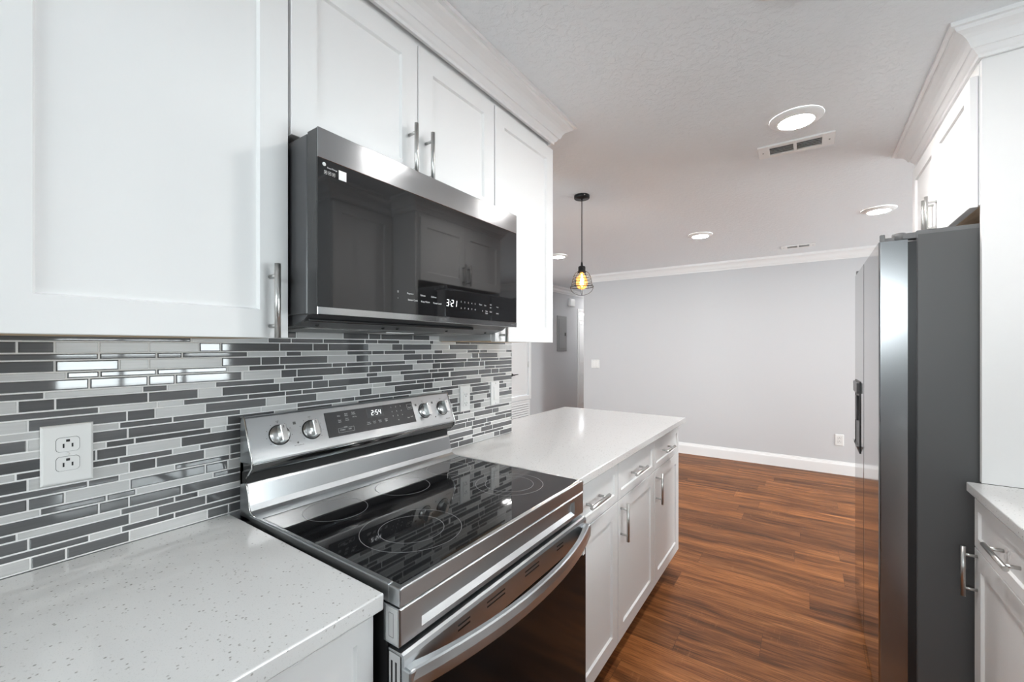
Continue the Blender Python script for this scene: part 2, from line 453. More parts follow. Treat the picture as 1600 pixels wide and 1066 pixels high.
CROWN = [(0, 0), (.010, 0), (.0115, .010), (.017, .0145), (.0235, .0245), (.0265, .0275), (.031, .0275), (.0335, .033),
         (.038, .044), (.046, .056), (.056, .0645), (.066, .0695), (.0735, .073), (.0765, .079), (.0765, .0845), (.0887, .0845), (.0887, .0975), (0, .0975)]
def crown(scale=1.0, drop=0):
    return [(o*scale, ZC-.0978+z) for o, z in CROWN]
struct('trim_1', sweep(MB(), [(XL, YF), (-1.4243, YF), (-1.4243, YE)][::-1], [(o*.86, z) for o, z in crown()]), TRIM)
struct('trim_2', sweep(MB(), [(XH, YN), (XH, YE)], [(o*.86, z) for o, z in crown()]), TRIM)
BASEP = [(0, 0), (.016, 0), (.016, .098), (.0145, .108), (.011, .114), (.0105, .120), (.007, .128), (.006, .137), (0, .137)]
struct('baseboard_far', sweep(MB(), [(-1.4243, YE), (-1.4243, YF), (XL, YF)], [(-o, z) for o, z in BASEP][::-1] if False else BASEP), TRIM)
struct('baseboard_hall', sweep(MB(), [(XH, CD[1]+.07), (XH, HD[0]-.065)], BASEP), TRIM)

# ------------------------------------------------------------------ windows (daylight comes in through these)
def window(name, axis, plane, out, u0, u1, z0, z1, ncol, nrow, slats=0):
    """out: direction (+1/-1) into the room along the wall's normal"""
    def B(mb, a, b, c, d, t0, t1):
        p, q = plane-out*t0, plane-out*t1
        p, q = min(p, q), max(p, q)
        if axis == 'x': mb.box(p, q, a, b, c, d)
        else: mb.box(a, b, p, q, c, d)
    f = MB(); k = .045
    B(f, u0, u0+k, z0, z1, .03, .10); B(f, u1-k, u1, z0, z1, .03, .10)
    B(f, u0+k, u1-k, z0, z0+k, .03, .10); B(f, u0+k, u1-k, z1-k, z1, .03, .10)
    o = link(name, f, TRIM); o['kind'] = 'structure'
    for i in range(1, ncol):
        m = MB(); u = u0+(u1-u0)*i/ncol; B(m, u-.012, u+.012, z0+k, z1-k, .045, .075); link('glazing_bar', m, TRIM, o)
    for i in range(1, nrow):
        m = MB(); z = z0+(z1-z0)*i/nrow; B(m, u0+k, u1-k, z-.012, z+.012, .046, .074); link('glazing_bar', m, TRIM, o)
    g = MB(); B(g, u0+k-.004, u1-k+.004, z0+k-.004, z1-k+.004, .058, .062)
    link('pane', g, PANE, o)
window('window_1', 'x', XR, -1, *W1, 3, 2)
window('window_2', 'y', YN, 1, *W2, 3, 1)
window('window_3', 'x', XL, -1, *W3, 2, 1)
window('added_window_4', 'y', YN, 1, *W4, 2, 2)

# ------------------------------------------------------------------ far doors on the hall wall
def casing(mb, y0, y1, z1, wdt=.062, z0=0, bottom=False):
    x = XH
    prof = lambda a, b, c, d: mb.box(x, x+.011, a, b, c, d, .003, 1)
    prof(y0-wdt, y0, z0-(wdt if bottom else 0), z1+wdt); prof(y1, y1+wdt, z0-(wdt if bottom else 0), z1+wdt)
    prof(y0, y1, z1, z1+wdt)
    if bottom: prof(y0, y1, z0-wdt, z0)
    return mb
struct('trim_3', casing(MB(), HD[0], HD[1], HD[3]), TRIM)
d = link('door_1', shaker(MB(), XH-.05, 1, HD[0]+.004, HD[1]-.004, .008, HD[3]-.035, rail=.11, t=.035, rec=.008), TRIM); d['kind'] = 'structure'
for a, b in ((.25, .86), (1.02, 1.82)):
    link('raised_panel', shaker(MB(), XH-.0495, 1, HD[0]+.13, HD[1]-.13, a, b, rail=.035, t=.010, rec=.008), TRIM, d)
struct('trim_4', casing(MB(), CD[0], CD[1], CD[3], z0=CD[2], bottom=True), TRIM)
d = link('door_2', shaker(MB(), XH-.012, 1, CD[0]+.004, CD[1]-.004, CD[2]+.005, CD[3]-.004, rail=.07, t=.035, rec=.002), TRIM); d['kind'] = 'structure'
mb = MB(); mb.lathe([(0, 0), (.024, 0), (.024, .006), (.010, .010), (.009, .045), (0, .045)], (XH-.012, CD[0]+.055, .947), (1, 0, 0), 16)
mb.tube([(XH+.030, CD[0]+.055, .947), (XH+.032, CD[0]+.10, .950), (XH+.031, CD[0]+.155, .952)], .0075, 10)
link('lever_handle', mb, BLKMET, d, 'black lever handle')
for z in (1.09, 1.85): link('hinge', MB().tube([(XH-.002, CD[1]-.003, z-.045), (XH-.002, CD[1]-.003, z+.045)], .008, 10), NICK, d, 'metal hinge knuckle')
rg = thing('return_air_grille', 'white louvred air return grille low on the hall wall under the closet door', 'vent', (XH, 5.2, .10))
mb = MB(); shaker(mb, XH+.012, 1, 4.80, 5.50, .10, .545, rail=.028, t=.012, rec=.010); link('frame', mb, TRIM, rg)
link('vent_backing', bx(XH+.0008, XH+.0022, 4.82, 5.48, .12, .525), mat('louvre_gap_shade', (.12, .12, .12), .7), rg, 'dark backing for the shade between the louvres')  # dark sheet puts the shade between the louvres into colour
mb = MB()
for i in range(11):
    z = .139+i*.0350
    mb.poly([(XH+.003, 4.83, z+.024), (XH+.003, 5.47, z+.024), (XH+.011, 5.47, z), (XH+.011, 4.83, z),
             (XH+.003, 4.83, z+.0215), (XH+.003, 5.47, z+.0215), (XH+.011, 5.47, z-.0025), (XH+.011, 4.83, z-.0025)],
            [(0, 1, 2, 3), (7, 6, 5, 4), (3, 2, 6, 7), (0, 4, 5, 1), (0, 3, 7, 4), (1, 5, 6, 2)])
link('louvre', mb, TRIM, rg)

ep = thing('breaker_panel', 'grey metal electrical breaker panel with black latch on the hall wall', 'electrical panel', (XH, 6.54, 1.28))
mb = MB(); mb.box(XH, XH+.010, 6.37, 6.72, 1.28, 1.895, .003, 1); link('cover', mb, GREYPAN, ep)
dr = link('door', bx(XH+.010, XH+.016, 6.425, 6.69, 1.33, 1.845, .002, 1), GREYPAN, ep)
link('latch', bx(XH+.016, XH+.024, 6.635, 6.665, 1.555, 1.605, .003, 1), BLACKP, dr, 'black latch')
tag(link('door_chime', bx(XH, XH+.045, 6.80, 6.98, 2.085, 2.225, .006), PLATE), 'white door chime box high on the hall wall above the breaker panel', 'door chime')

# ------------------------------------------------------------------ backsplash mosaic
def y_of(u):
    t = (u-800)/F; c, s = math.cos(PSI), math.sin(PSI)
    return -CX*(c+t*s)/(t*c-s)
# runs along the wall, one string per course, read top to bottom: type + right end (image column mapped onto the wall)
ROWS = [
 'L380 D464 L537 D577 D596 D646 D672 L720 D744 L800',
 'D300 L420 D456 D506 D571 D591 D625 L672 D678 L712 D735 D790 L800',
 'D28 D87 L156 L234 L312 D346 D438 D490 D514 D577 L613 D630 D675 L702 D747 L790 L800',
 'D156 D246 D286 D388 L448 D472 L543 D582 D601 D650 L679 D692 L730 D750 D762 L791 D800',
 'D87 D188 L234 L347 D409 D438 D513 L557 D577 L631 D660 D676 D714 L737 D748 D778 L798 D800',
 'L105 D157 D246 D356 L390 D446 D520 D542 D582 D634 L651 D679 D730 D751 D780 D800',
 'D141 D233 D275 D379 L381 L440 D465 D536 D577 D597 D646 L676 D689 D726 D749 D757 D800',
 'D71 L224 D263 L338 D430 L459 D506 L573 D591 L626 D671 D685 D710 L757 D774 D800',
 'L29 D88 D233 D311 L348 D438 D489 D514 D577 D613 L631 D675 D702 L704 D748 D768 D780 D800',
 'D156 L247 L288 D389 D447 D473 D543 L583 L602 D651 D679 D693 D730 L752 D791 L800',
 'L45 D200 D244 L322 D417 L447 D496 L562 D582 L617 D664 D677 L706 D752 L771 D800',
 'L100 L188 D271 D377 L409 L465 D534 D555 D594 D644 L661 D688 D717 L735 D764 L775 D787 L800',
 'D44 L90 L120 D201 D321 L356 D430 L465 D520 L560 D615 D640 L690 D708 L738 D766 D792 L800',
 'L70 L167 D212 D331 L354 D420 D450 L520 D580 D600 L650 D700 L733 D765 L795 D800',
 'D90 D152 D200 L284 D390 D440 L480 D560 D590 L640 D700 D716 L732 D740 L761 D780 D800',
 'L26 D187 D271 L313 D400 L450 D520 D560 L610 D680 L707 D757 L800',
 'D45 L203 D245 D321 L360 D400 D470 L530 D575 D600 L660 D690 D715 L741 D752 L800',
 'D139 D188 L274 D360 D430 L500 D560 D610 L680 D705 D725 D736 L758 D796 L800',
 'D45 D103 L204 D322 D357 L420 D480 D520 L600 D640 D670 L700 D717 L741 D770 D780 L800',
 'L64 D168 D214 L334 D400 D460 L540 D580 L640 D690 D731 D743 L774 D800',
 'D156 D203 D285 D400 L450 D520 D545 L610 D660 L690 D728 D739 D761 D790 D800',
 'D28 L190 D274 D311 L385 D440 L520 D570 D620 L680 L737 D757 D768 L798 D800',
 'D46 D204 L248 D323 D400 L470 D520 L590 D640 L700 D740 L752 D770 D800',
 'D141 L191 D274 D400 L460 D540 D590 L650 D725 L738 D758 D787 L800',
 'L49 D105 D204 L325 D358 D430 L500 D560 L640 D717 D740 L772 D781 D800']
PITCH, WIDE, NARROW, GAP = .0388, .0214, .0118, .0028
bs = thing('tile_backsplash', 'mosaic backsplash of grey glass and pale stone strips behind the range', 'backsplash', (-.004, .7, C))
YS = -.9
ZT = 1.3655                                                     # top of the third listed course
gl_, st_ = MB(), MB()
def tile(mb, y0, y1, z0, z1, glass):
    t = .0068 if glass else .0060; b = .0022 if glass else .0007; x0 = -.006
    def ring(i, x): return [(x, y0+i, z0+i), (x, y1-i, z0+i), (x, y1-i, z1-i), (x, y0+i, z1-i)]
    if y1-y0 < .006: return
    if glass: mb.rings([ring(0, x0), ring(0, x0+t-.0022), ring(.0006, x0+t-.0010), ring(b, x0+t)], cap_first=False)
    else: mb.rings([ring(0, x0), ring(0, x0+t-b), ring(b, x0+t)], cap_first=False)
for k, rowtxt in enumerate(ROWS):
    kk = k-2                                                    # course 0 is the wide one just below the wall cabinets
    if kk % 2 == 0:
        z1 = ZT-PITCH*(kk//2); z0 = z1-WIDE
    else:
        z1 = ZT-PITCH*((kk-1)//2)-WIDE-GAP; z0 = z1-NARROW
    z0 = max(z0, C+.0015)
    if z1-z0 < .004: continue
    # courses to the left of the picture
    y = y_of(0)
    first = rowtxt.split()[0]
    prev = YS
    while prev < y-.16:
        e = prev+random.choice((.05, .09, .10, .15, .16)); e = min(e, y-.04)
        tile(gl_ if random.random() < .62 else st_, prev, e-GAP, z0, z1, False); prev = e
    for tok in rowtxt.split():
        e = y_of(float(tok[1:])); e = min(e, YW)
        g = tok[0] == 'D'
        tile(gl_ if g else st_, prev, e-(GAP if e < YW-.003 else 0), z0, z1, g); prev = e
gm = link('grout_bed', bx(-.0085, -.0010, YS, YW, C+.0005, ZT+.047), GROUT, bs)
link('glass_tile', gl_, TGLASS, bs, 'dark grey glossy glass strips')
link('stone_tile', st_, TSTONE, bs, 'pale matte stone strips')
# the glass tiles are many on one face: they are the pattern of the mosaic

# ------------------------------------------------------------------ outlets and switches
def duplex(parent, x, out, axis, uc, zc, m=PLATE, right=1):
    pass
def plate_on(axis, plane, out, u0, u1, z0, z1, name, label, cat, group=None):
    b = (plane, (u0+u1)/2, z0) if axis == 'x' else ((u0+u1)/2, plane, z0)
    t = thing(name, label, cat, b, group)
    mb = MB()
    def ring(i, d):
        q = [(u0+i, z0+i), (u1-i, z0+i), (u1-i, z1-i), (u0+i, z1-i)]
        return [(plane+out*d, u, z) if axis == 'x' else (u, plane+out*d, z) for u, z in q]
    mb.rings([ring(0, 0), ring(0, .003), ring(.0015, .005), ring(.004, .0062)])
    link('cover_plate', mb, PLATE, t); return t
def pt(axis, plane, out, u, z, d): return (plane+out*d, u, z) if axis == 'x' else (u, plane+out*d, z)
def flat(mb, axis, plane, out, u0, u1, z0, z1, d0, d1, bev=0):
    p, q = sorted((plane+out*d0, plane+out*d1))
    if axis == 'x': mb.box(p, q, u0, u1, z0, z1, bev, 1)
    else: mb.box(u0, u1, p, q, z0, z1, bev, 1)
def receptacle(t, axis, plane, out, uc, zc, s=1.0):
    for dz in (.0195, -.0195):
        mb = MB(); pts0 = []; pts1 = []; hw, hh = .0168*s, .0142*s
        for k in range(28):
            a = 2*math.pi*k/28
            u = max(-hw, min(hw, .0195*s*math.cos(a))); z = max(-hh, min(hh, .0195*s*math.sin(a)))
            pts0.append(pt(axis, plane, out, uc+u, zc+dz+z, .006)); pts1.append(pt(axis, plane, out, uc+u, zc+dz+z, .0078))
        mb.rings([pts0, pts1])
        r = link('socket', mb, PLATE, t)
        c0 = pt(axis, plane, out, uc, zc+dz, 0); mb = MB()
        mb.rings([[tuple(c0[i]+(p[i]-c0[i])*1.045 if abs(pt(axis, 0, 1, 0, 0, 1)[i]) < .5 else plane+out*d for i in range(3)) for p in pts0] for d in (.0058, .00645)])
        link('outline', mb, MARKD, r, 'thin dark outline')
        mb = MB()
        for du, h in ((-.0064, .0085), (.0064, .0075)):
            mb = MB(); flat(mb, axis, plane, out, uc+du-.0013, uc+du+.0013, zc+dz-h/2-.002, zc+dz+h/2-.002, .0076, .0081); link('slot', mb, SLOT, r, 'dark plug slot')
        mb = MB(); flat(mb, axis, plane, out, uc-.0028, uc+.0028, zc+dz+.0055, zc+dz+.0104, .0076, .0081); link('slot', mb, SLOT, r, 'dark ground slot')
    mb = MB(); mb.lathe([(0, 0), (.003, 0), (.003, .0012), (0, .0015)], pt(axis, plane, out, uc, zc, .006), pt(axis, 0, out, 0, 0, 1) if axis == 'x' else (0, out, 0), 12)
    link('screw', mb, PLATE, t)
def rocker(t, axis, plane, out, uc, zc, w=.0335, h=.067):
    mb = MB(); flat(mb, axis, plane, out, uc-w/2, uc+w/2, zc-h/2, zc+h/2, .0055, .0085, .001)
    r = link('rocker_frame', mb, PLATE, t)
    mb = MB(); a = .003
    P = [pt(axis, plane, out, uc-w/2+a, zc-h/2+a, .0115), pt(axis, plane, out, uc+w/2-a, zc-h/2+a, .0115), pt(axis, plane, out, uc+w/2-a, zc+h/2-a, .0085), pt(axis, plane, out, uc-w/2+a, zc+h/2-a, .0085),
         pt(axis, plane, out, uc-w/2+a, zc-h/2+a, .0070), pt(axis, plane, out, uc+w/2-a, zc-h/2+a, .0070), pt(axis, plane, out, uc+w/2-a, zc+h/2-a, .0070), pt(axis, plane, out, uc-w/2+a, zc+h/2-a, .0070)]
    mb.poly(P, [(0, 1, 2, 3), (0, 4, 5, 1), (1, 5, 6, 2), (2, 6, 7, 3), (3, 7, 4, 0), (4, 7, 6, 5)])
    link('rocker', mb, PLATE, r)
    for s in (-1, 1): link('screw', MB().lathe([(0, 0), (.003, 0), (.003, .001), (0, .0013)], pt(axis, plane, out, uc, zc+s*.048, .006), (out, 0, 0) if axis == 'x' else (0, out, 0), 12), NICK, t)
PX = .0010
t = plate_on('x', PX, 1, .1531, .2296, 1.0755, 1.1959, 'wall_outlet', 'large white duplex outlet on the tiles left of the range', 'outlet')
receptacle(t, 'x', PX, 1, .1913, 1.1357)
t = plate_on('x', PX, 1, 1.3963, 1.461, 1.068, 1.1825, 'wall_outlet', 'white rectangular safety outlet on the tiles just right of the range', 'outlet')
mb = MB(); flat(mb, 'x', PX, 1, 1.412, 1.4455, 1.0915, 1.1585, .0055, .0085, .001); r = link('socket', mb, PLATE, t)
for zc in (1.1445, 1.1055):
    for du in (-.0062, .0062):
        mb = MB(); flat(mb, 'x', PX, 1, 1.4287+du-.001, 1.4287+du+.001, zc-.0035, zc+.0035, .0083, .0088); link('slot', mb, SLOT, r, 'dark plug slot')
    mb = MB(); flat(mb, 'x', PX, 1, 1.4265, 1.4309, zc-.0105, zc-.0065, .0083, .0088); link('slot', mb, SLOT, r, 'dark ground slot')
mb = MB(); flat(mb, 'x', PX, 1, 1.421, 1.4365, 1.119, 1.131, .0083, .0095, .0005); link('test_button', mb, PLATE, r)
t = plate_on('x', PX, 1, 1.618, 1.684, 1.0745, 1.1860, 'light_switch', 'white single rocker switch near the end of the tiled wall', 'light switch')
rocker(t, 'x', PX, 1, 1.651, 1.130)
t = plate_on('y', YF, -1, -1.303, -1.178, 1.052, 1.172, 'light_switch', 'white double switch plate on the far grey wall by the hall opening', 'light switch')
rocker(t, 'y', YF, -1, -1.264, 1.112); rocker(t, 'y', YF, -1, -1.218, 1.112)
t = plate_on('y', YF, -1, 1.506, 1.580, .306, .424, 'wall_outlet', 'white duplex outlet low on the far grey wall left of the refrigerator', 'outlet')
receptacle(t, 'y', YF, -1, 1.543, .365)

# ------------------------------------------------------------------ worktops
def slab(name, label, x0, x1, y0, y1):
    mb = MB(); mb.box(x0, x1, y0, y1, C-CT, C, .0028, 2)
    return tag(link(name, mb, QUARTZ), label, 'countertop')
slab('worktop', 'speckled white quartz worktop left of the range below the large outlet', .0015, XF, -.62, Y0)
# peninsula: notched around the wall end
mb = MB()
q = [(.0015, Y1), (XF, Y1), (XF, Y2), (-.2108, Y2), (-.2108, YW+.002), (.0015, YW+.002)]
e = .0025
def inset(p, d):
    n = len(p); out = []
    for i in range(n):
        a, b, c = Vector(p[i-1]), Vector(p[i]), Vector(p[(i+1) % n])
        d1 = (b-a).normalized(); d2 = (c-b).normalized(); n1 = Vector((-d1.y, d1.x)); n2 = Vector((-d2.y, d2.x))
        m = (n1+n2)/(1+n1.dot(n2)); out.append(tuple(b+m*d))
    return out
L = lambda d, z: [(x, y, z) for x, y in inset(q, d)]
mb.rings([L(e, C-CT), L(0, C-CT+e), L(0, C-e), L(e*.3, C-e*.3), L(e, C)])
tag(link('worktop', mb, QUARTZ), 'long white quartz peninsula top between the range and the grey room', 'countertop')
slab('worktop', 'white quartz worktop beside the refrigerator on the right edge', XRC, XR-.003, -.62, YP-.001)

# ------------------------------------------------------------------ base cabinets
def base_cabinet(label, side, y0, y1, pull_u=None, two=False, door_pull='L', group=None, kick=True, drawer=True, end_lo=0, end_hi=0, back=None):
    """side 'L': faces +x at FX; 'R': faces -x at XRB"""
    if side == 'L': face, out, back_x = FX, 1, (.004 if back is None else back)
    else: face, out, back_x = XRB, -1, XR-.004
    t = thing('base_cabinet', label, 'base cabinet', ((face+back_x)/2, (y0+y1)/2, 0), group)
    bf = face-out*.0205
    mb = MB(); a, b = sorted((bf, back_x)); mb.box(a, b, y0, y1, .105, C-CT-.0005)
    link('body', mb, CAB, t)
    mb = MB(); a, b = sorted((face-out*.078, face-out*.094)); mb.box(a, b, y0+.0005, y1-.0005, 0, .105)
    link('toe_kick', mb, KICK, t)
    g = .0016
    zd0, zd1, zs = .112, .866, .708
    if drawer:
        d = link('drawer', shaker(MB(), face, out, y0+g+end_lo, y1-g-end_hi, zs+.003, zd1, rail=.034, rec=.007), CAB, t)
        if pull_u: bar_pull(d, face, out, pull_u, (zs+zd1)/2+.004, .165, False, r=.0068)
        top = zs
    else: top = zd1
    span = [(y0+g+end_lo, y1-g-end_hi)]
    if two: m = (y0+y1)/2; span = [(y0+g, m-g/2), (m+g/2, y1-g)]
    for i, (a, b) in enumerate(span):
        d = link('door', shaker(MB(), face, out, a, b, zd0, top, rail=.058), CAB, t)
        s = door_pull if not two else ('R' if i == 0 else 'L')
        u = a+.029 if s == 'L' else b-.029
        bar_pull(d, face, out, u, top-.070-.022 if side == 'L' else .633, .160, True)
    return t
G = 'white base cabinets along the range wall'
base_cabinet('white base cabinet under the speckled worktop left of the range', 'L', -.12, Y0-.002, pull_u=.18, door_pull='L')
base_cabinet('white base cabinet with bar pull drawer touching the right side of the range', 'L', Y1+.001, 1.7045, pull_u=1.452, door_pull='L', end_lo=.0)
base_cabinet('white base cabinet in the middle of the peninsula front', 'L', 1.7065, 2.2185, pull_u=1.925, door_pull='L')
base_cabinet('white base cabinet at the far end of the peninsula front', 'L', 2.2200, 2.7250, pull_u=2.425, door_pull='L')
base_cabinet('white base cabinet under the right worktop next to the refrigerator', 'R', 1.372, YP-.007, pull_u=1.68, door_pull='R')
base_cabinet('white double door base cabinet under the kitchen window', 'R', .44, 1.370, two=True, drawer=False)

# ------------------------------------------------------------------ wall cabinets
def front_x(side): return (XD, 1) if side == 'L' else (XR-.35, -1)
def wall_cab(name, label, face, out, back, y0, y1, z0, z1, doors, top=ZC, zt=2.270, bottom_raw=True, ztop_door=None):
    t = thing(name, label, 'wall cabinet', ((face+back)/2, (y0+y1)/2, z0))
    bf = face-out*.0205
    a, b = sorted((bf, back)); lo = z0+.0035
    mb = MB(); mb.box(a, b, y0, y1, lo, top-.001)
    link('body', mb, CAB, t)
    if bottom_raw:
        a2, b2 = sorted((bf-out*.006, back)); link('underside', bx(a2, b2, y0+.006, y1-.006, z0+.0015, lo+.0004), WOODRAW, t, 'bare wood underside')
    for (u0, u1, pu, pz, L) in doors:
        d = link('door', shaker(MB(), face, out, u0, u1, z0, zt, rail=.0605, rec=.0085), CAB, t)
        if pu is not None: bar_pull(d, face, out, pu, pz, L, True)
    return t
LBACK = .0015
wall_cab('wall_cabinet', 'large white wall cabinet above the speckled worktop at the left edge', XD, 1, LBACK, -.40, .4990, 1.3755, ZC,
         [(-.398, .0465, None, 0, 0), (.0500, .4965, .4575, 1.455, .160)])
wall_cab('wall_cabinet', 'white two door wall cabinet directly above the microwave', XD, 1, LBACK, .5005, 1.2695, 1.842, ZC,
         [(.5035, .8855, .8520, 1.928, .160), (.8885, 1.2675, .9180, 1.928, .160)], bottom_raw=False)
wall_cab('wall_cabinet', 'narrow white wall cabinet right of the microwave at the end of the row', XD, 1, LBACK, 1.2710, 1.7000, 1.3755, ZC,
         [(1.2735, 1.7165, 1.304, 1.455, .160)])
crL = tag(link('crown_moulding', sweep(MB(), [(.0015, -.42), (XD-.002, -.42), (XD-.002, 1.7005), (.0015, 1.7005)][::-1], [(-o, z) for o, z in crown()]), TRIM),
    'white crown moulding along the top of the cabinets over the range', 'crown moulding')

# right side: cabinet over the refrigerator, tall panel, window side cabinet, crown
FD = 1.698                                                     # face of the doors over the refrigerator
wall_cab('wall_cabinet', 'white two door cabinet over the refrigerator', FD, -1, XR-.003, 2.0110, 2.935, 1.816, ZC,
         [(2.0140, 2.4710, 2.443, 1.905, .160), (2.4740, 2.9330, 2.503, 1.905, .160)], zt=2.247)
tag(link('end_panel', bx(XP, XR-.002, YP, 2.0090, C+.001, ZC-.0985), CAB), 'tall white panel beside the refrigerator above the right worktop', 'cabinet panel')
tag(link('end_panel', bx(XP, XR-.002, 2.9365, 2.9545, 0, ZC-.0985), CAB), 'tall white panel on the far side of the refrigerator', 'cabinet panel')
UB = XR-.345
wall_cab('wall_cabinet', 'white wall cabinet between the kitchen window and the tall refrigerator panel', UB, -1, XR-.003, 1.520, YP-.003, 1.3755, ZC,
         [(1.523, YP-.012, 1.553, 1.455, .160)])
tag(link('crown_moulding', sweep(MB(), [(XR-.003, 1.5195), (UB+.012, 1.5195), (UB+.012, YP-.0005), (XP, YP-.0005), (XP, 2.955), (XR-.003, 2.955)], [(-o, z) for o, z in crown()]), TRIM),
    'white crown moulding stepping around the cabinets over the refrigerator', 'crown moulding')

# ------------------------------------------------------------------ range
RY0, RY1 = .5035, 1.2585
rg = thing('range', 'stainless steel electric range with black glass cooktop and bowed oven handle', 'stove', (.34, (RY0+RY1)/2, 0))
link('body', bx(.03, .622, RY0+.004, RY1-.004, .06, .886), BLACKP, rg, 'black side walls')
for x in (.07, .57):
    for y in (RY0+.05, RY1-.05): link('foot', MB().lathe([(.018, 0), (.018, .02), (.010, .024), (.010, .062)], (x, y, 0), n=16), BLACKP, rg)
mb = MB()
mb.box(.630, .661, RY0, RY1, .8885, .9235, .0032, 3)           # front rail of the top
mb.box(.085, .632, RY0, RY0+.0115, .8885, .9245, .0030, 2)
mb.box(.085, .632, RY1-.0115, RY1, .8885, .9245, .0030, 2)
mb.box(.085, .632, RY0+.007, RY1-.007, .886, .915)
link('cooktop_frame', mb, STEEL, rg)
ct = link('cooktop', bx(.128, .6505, RY0+.0105, RY1-.0105, .9130, .9240, .0008, 1), BGLASS, rg, 'glossy black glass')
def ring_on(mb, x, y, r, z=.92405, wd=.0011, n=72):
    ro, ri = r+wd/2, r-wd/2
    a = [(x+ro*math.cos(2*math.pi*k/n), y+ro*math.sin(2*math.pi*k/n), z) for k in range(n)]
    b = [(x+ri*math.cos(2*math.pi*k/n), y+ri*math.sin(2*math.pi*k/n), z) for k in range(n)]
    h = .00012
    a2 = [(p[0], p[1], z+h) for p in a]; b2 = [(p[0], p[1], z+h) for p in b]
    vs = [[mb.bm.verts.new(p) for p in r_] for r_ in (a, a2, b2, b)]
    fs = []
    for A, B in ((0, 1), (1, 2), (2, 3), (3, 0)):
        for k in range(n): fs.append(mb.bm.faces.new((vs[A][k], vs[A][(k+1) % n], vs[B][(k+1) % n], vs[B][k])))
    mb._fin(fs)
for x, y, rs in ((.228, .655, (.080,)), (.228, .882, (.082,)), (.212, 1.105, (.078,)), (.485, .688, (.118, .076)), (.485, 1.090, (.106, .076))):
    mb = MB()
    for r in rs: ring_on(mb, x, y, r)
    link('burner_ring', mb, RING, ct, 'thin grey burner outline')
# front band under the cooktop, with its long pressed recess
mb = MB()
def rr(i, d, y0=RY0, y1=RY1, z0=.817, z1=.8865): return [(.6605-d, y0+i, z0+i), (.6605-d, y1-i, z0+i), (.6605-d, y1-i, z1-i), (.6605-d, y0+i, z1-i)]
def rc(i, d, ib=0): return [(.6605-d, .556+i, .8300+i+ib), (.6605-d, 1.196-i, .8300+i+ib), (.6605-d, 1.196-i, .8735-i*.6), (.6605-d, .556+i, .8735-i*.6)]
mb.rings([rr(.001, .045), rr(0, .044), rr(0, .003), rr(.0028, 0), rc(0, 0), rc(.006, .010, .004)])
fp = link('front_band', mb, STEEL, rg)
mb = MB(); mb.box(.6225, .655, RY0-.0008, RY0+.004, .8205, .8835, .0006, 1)
sc_ = link('end_cap', mb, mat('light_grey_plastic', (.58, .58, .58), .4), fp)
mb = MB()
for a in ((.6315, .6321, .830, .874), (.6435, .6441, .830, .874), (.6315, .6441, .830, .8306), (.6315, .6441, .8734, .874)):
    mb.box(a[0], a[1], RY0-.0011, RY0, a[2], a[3])
link('outline', mb, MARKD, sc_)
# oven door
dy0, dy1 = RY0+.0015, RY1-.0015
door = link('oven_door', bx(.625, .666, dy0, dy1, .215, .806, .003, 2), BLACKP, rg)
mb = MB()
mb.prism_y([(.628, .807), (.662, .8085), (.668, .806), (.6705, .798), (.6705, .739), (.664, .736), (.628, .736)], dy0, dy1)
tr_ = link('top_rail', mb, STEEL, door)
for yc, hw in ((.665, .019), (.776, .034), (.931, .034), (1.082, .019)):
    for zz in (.7845, .7745): link('vent_slot', bx(.6695, .6709, yc-hw, yc+hw, zz-.0019, zz+.0019), SLOT, tr_, 'dark slot')
link('window_glass', bx(.6655, .6712, dy0+.003, dy1-.003, .216, .7365, .001, 1), OGLASS, door, 'black glass')
mb = MB(); mb.box(.6305, .6605, dy0-.0012, dy0+.002, .55, .802, .0006, 1)
cp = link('vented_end', mb, bpy.data.materials['light_grey_plastic'], door)
for x in (.6385, .6500): link('slot', bx(x-.0022, x+.0022, dy0-.0016, dy0, .60, .788), SLOT, cp)
mb = MB(); N = 36; A, B_ = [], []
for i in range(N+1):
    u = i/N*2-1; y = .881+.3735*u; x = .7365-.0505*abs(u)**2.1
    th = .013+.010*abs(u)**6
    A.append([(x, y, .748), (x+.0012, y, .768), (x-.001, y, .7840), (x-.004, y, .7868), (x-th, y, .7868), (x-th-.001, y, .768), (x-th, y, .748), (x-.003, y, .7465)])
for r_ in (A[0], A[-1]):
    pass
mb.rings(A)
for s in (0, 1):
    y = RY0+.0005 if s == 0 else RY1-.0005
    a, b = sorted((y, y+(.030 if s == 0 else -.030)))
    mb.box(.662, .6880, a, b, .7475, .7862, .004, 2)
link('handle', mb, STEEL, door, 'bowed brushed steel handle')
link('sticker', bx(.6712, .6718, 1.232, 1.247, .692, .716), MARK, door, 'small pale sticker')
link('sticker', bx(.6712, .6718, 1.214, 1.229, .697, .706), MARK, door, 'small pale sticker')
link('storage_drawer', bx(.625, .668, dy0, dy1, .065, .208, .004), STEEL, rg)
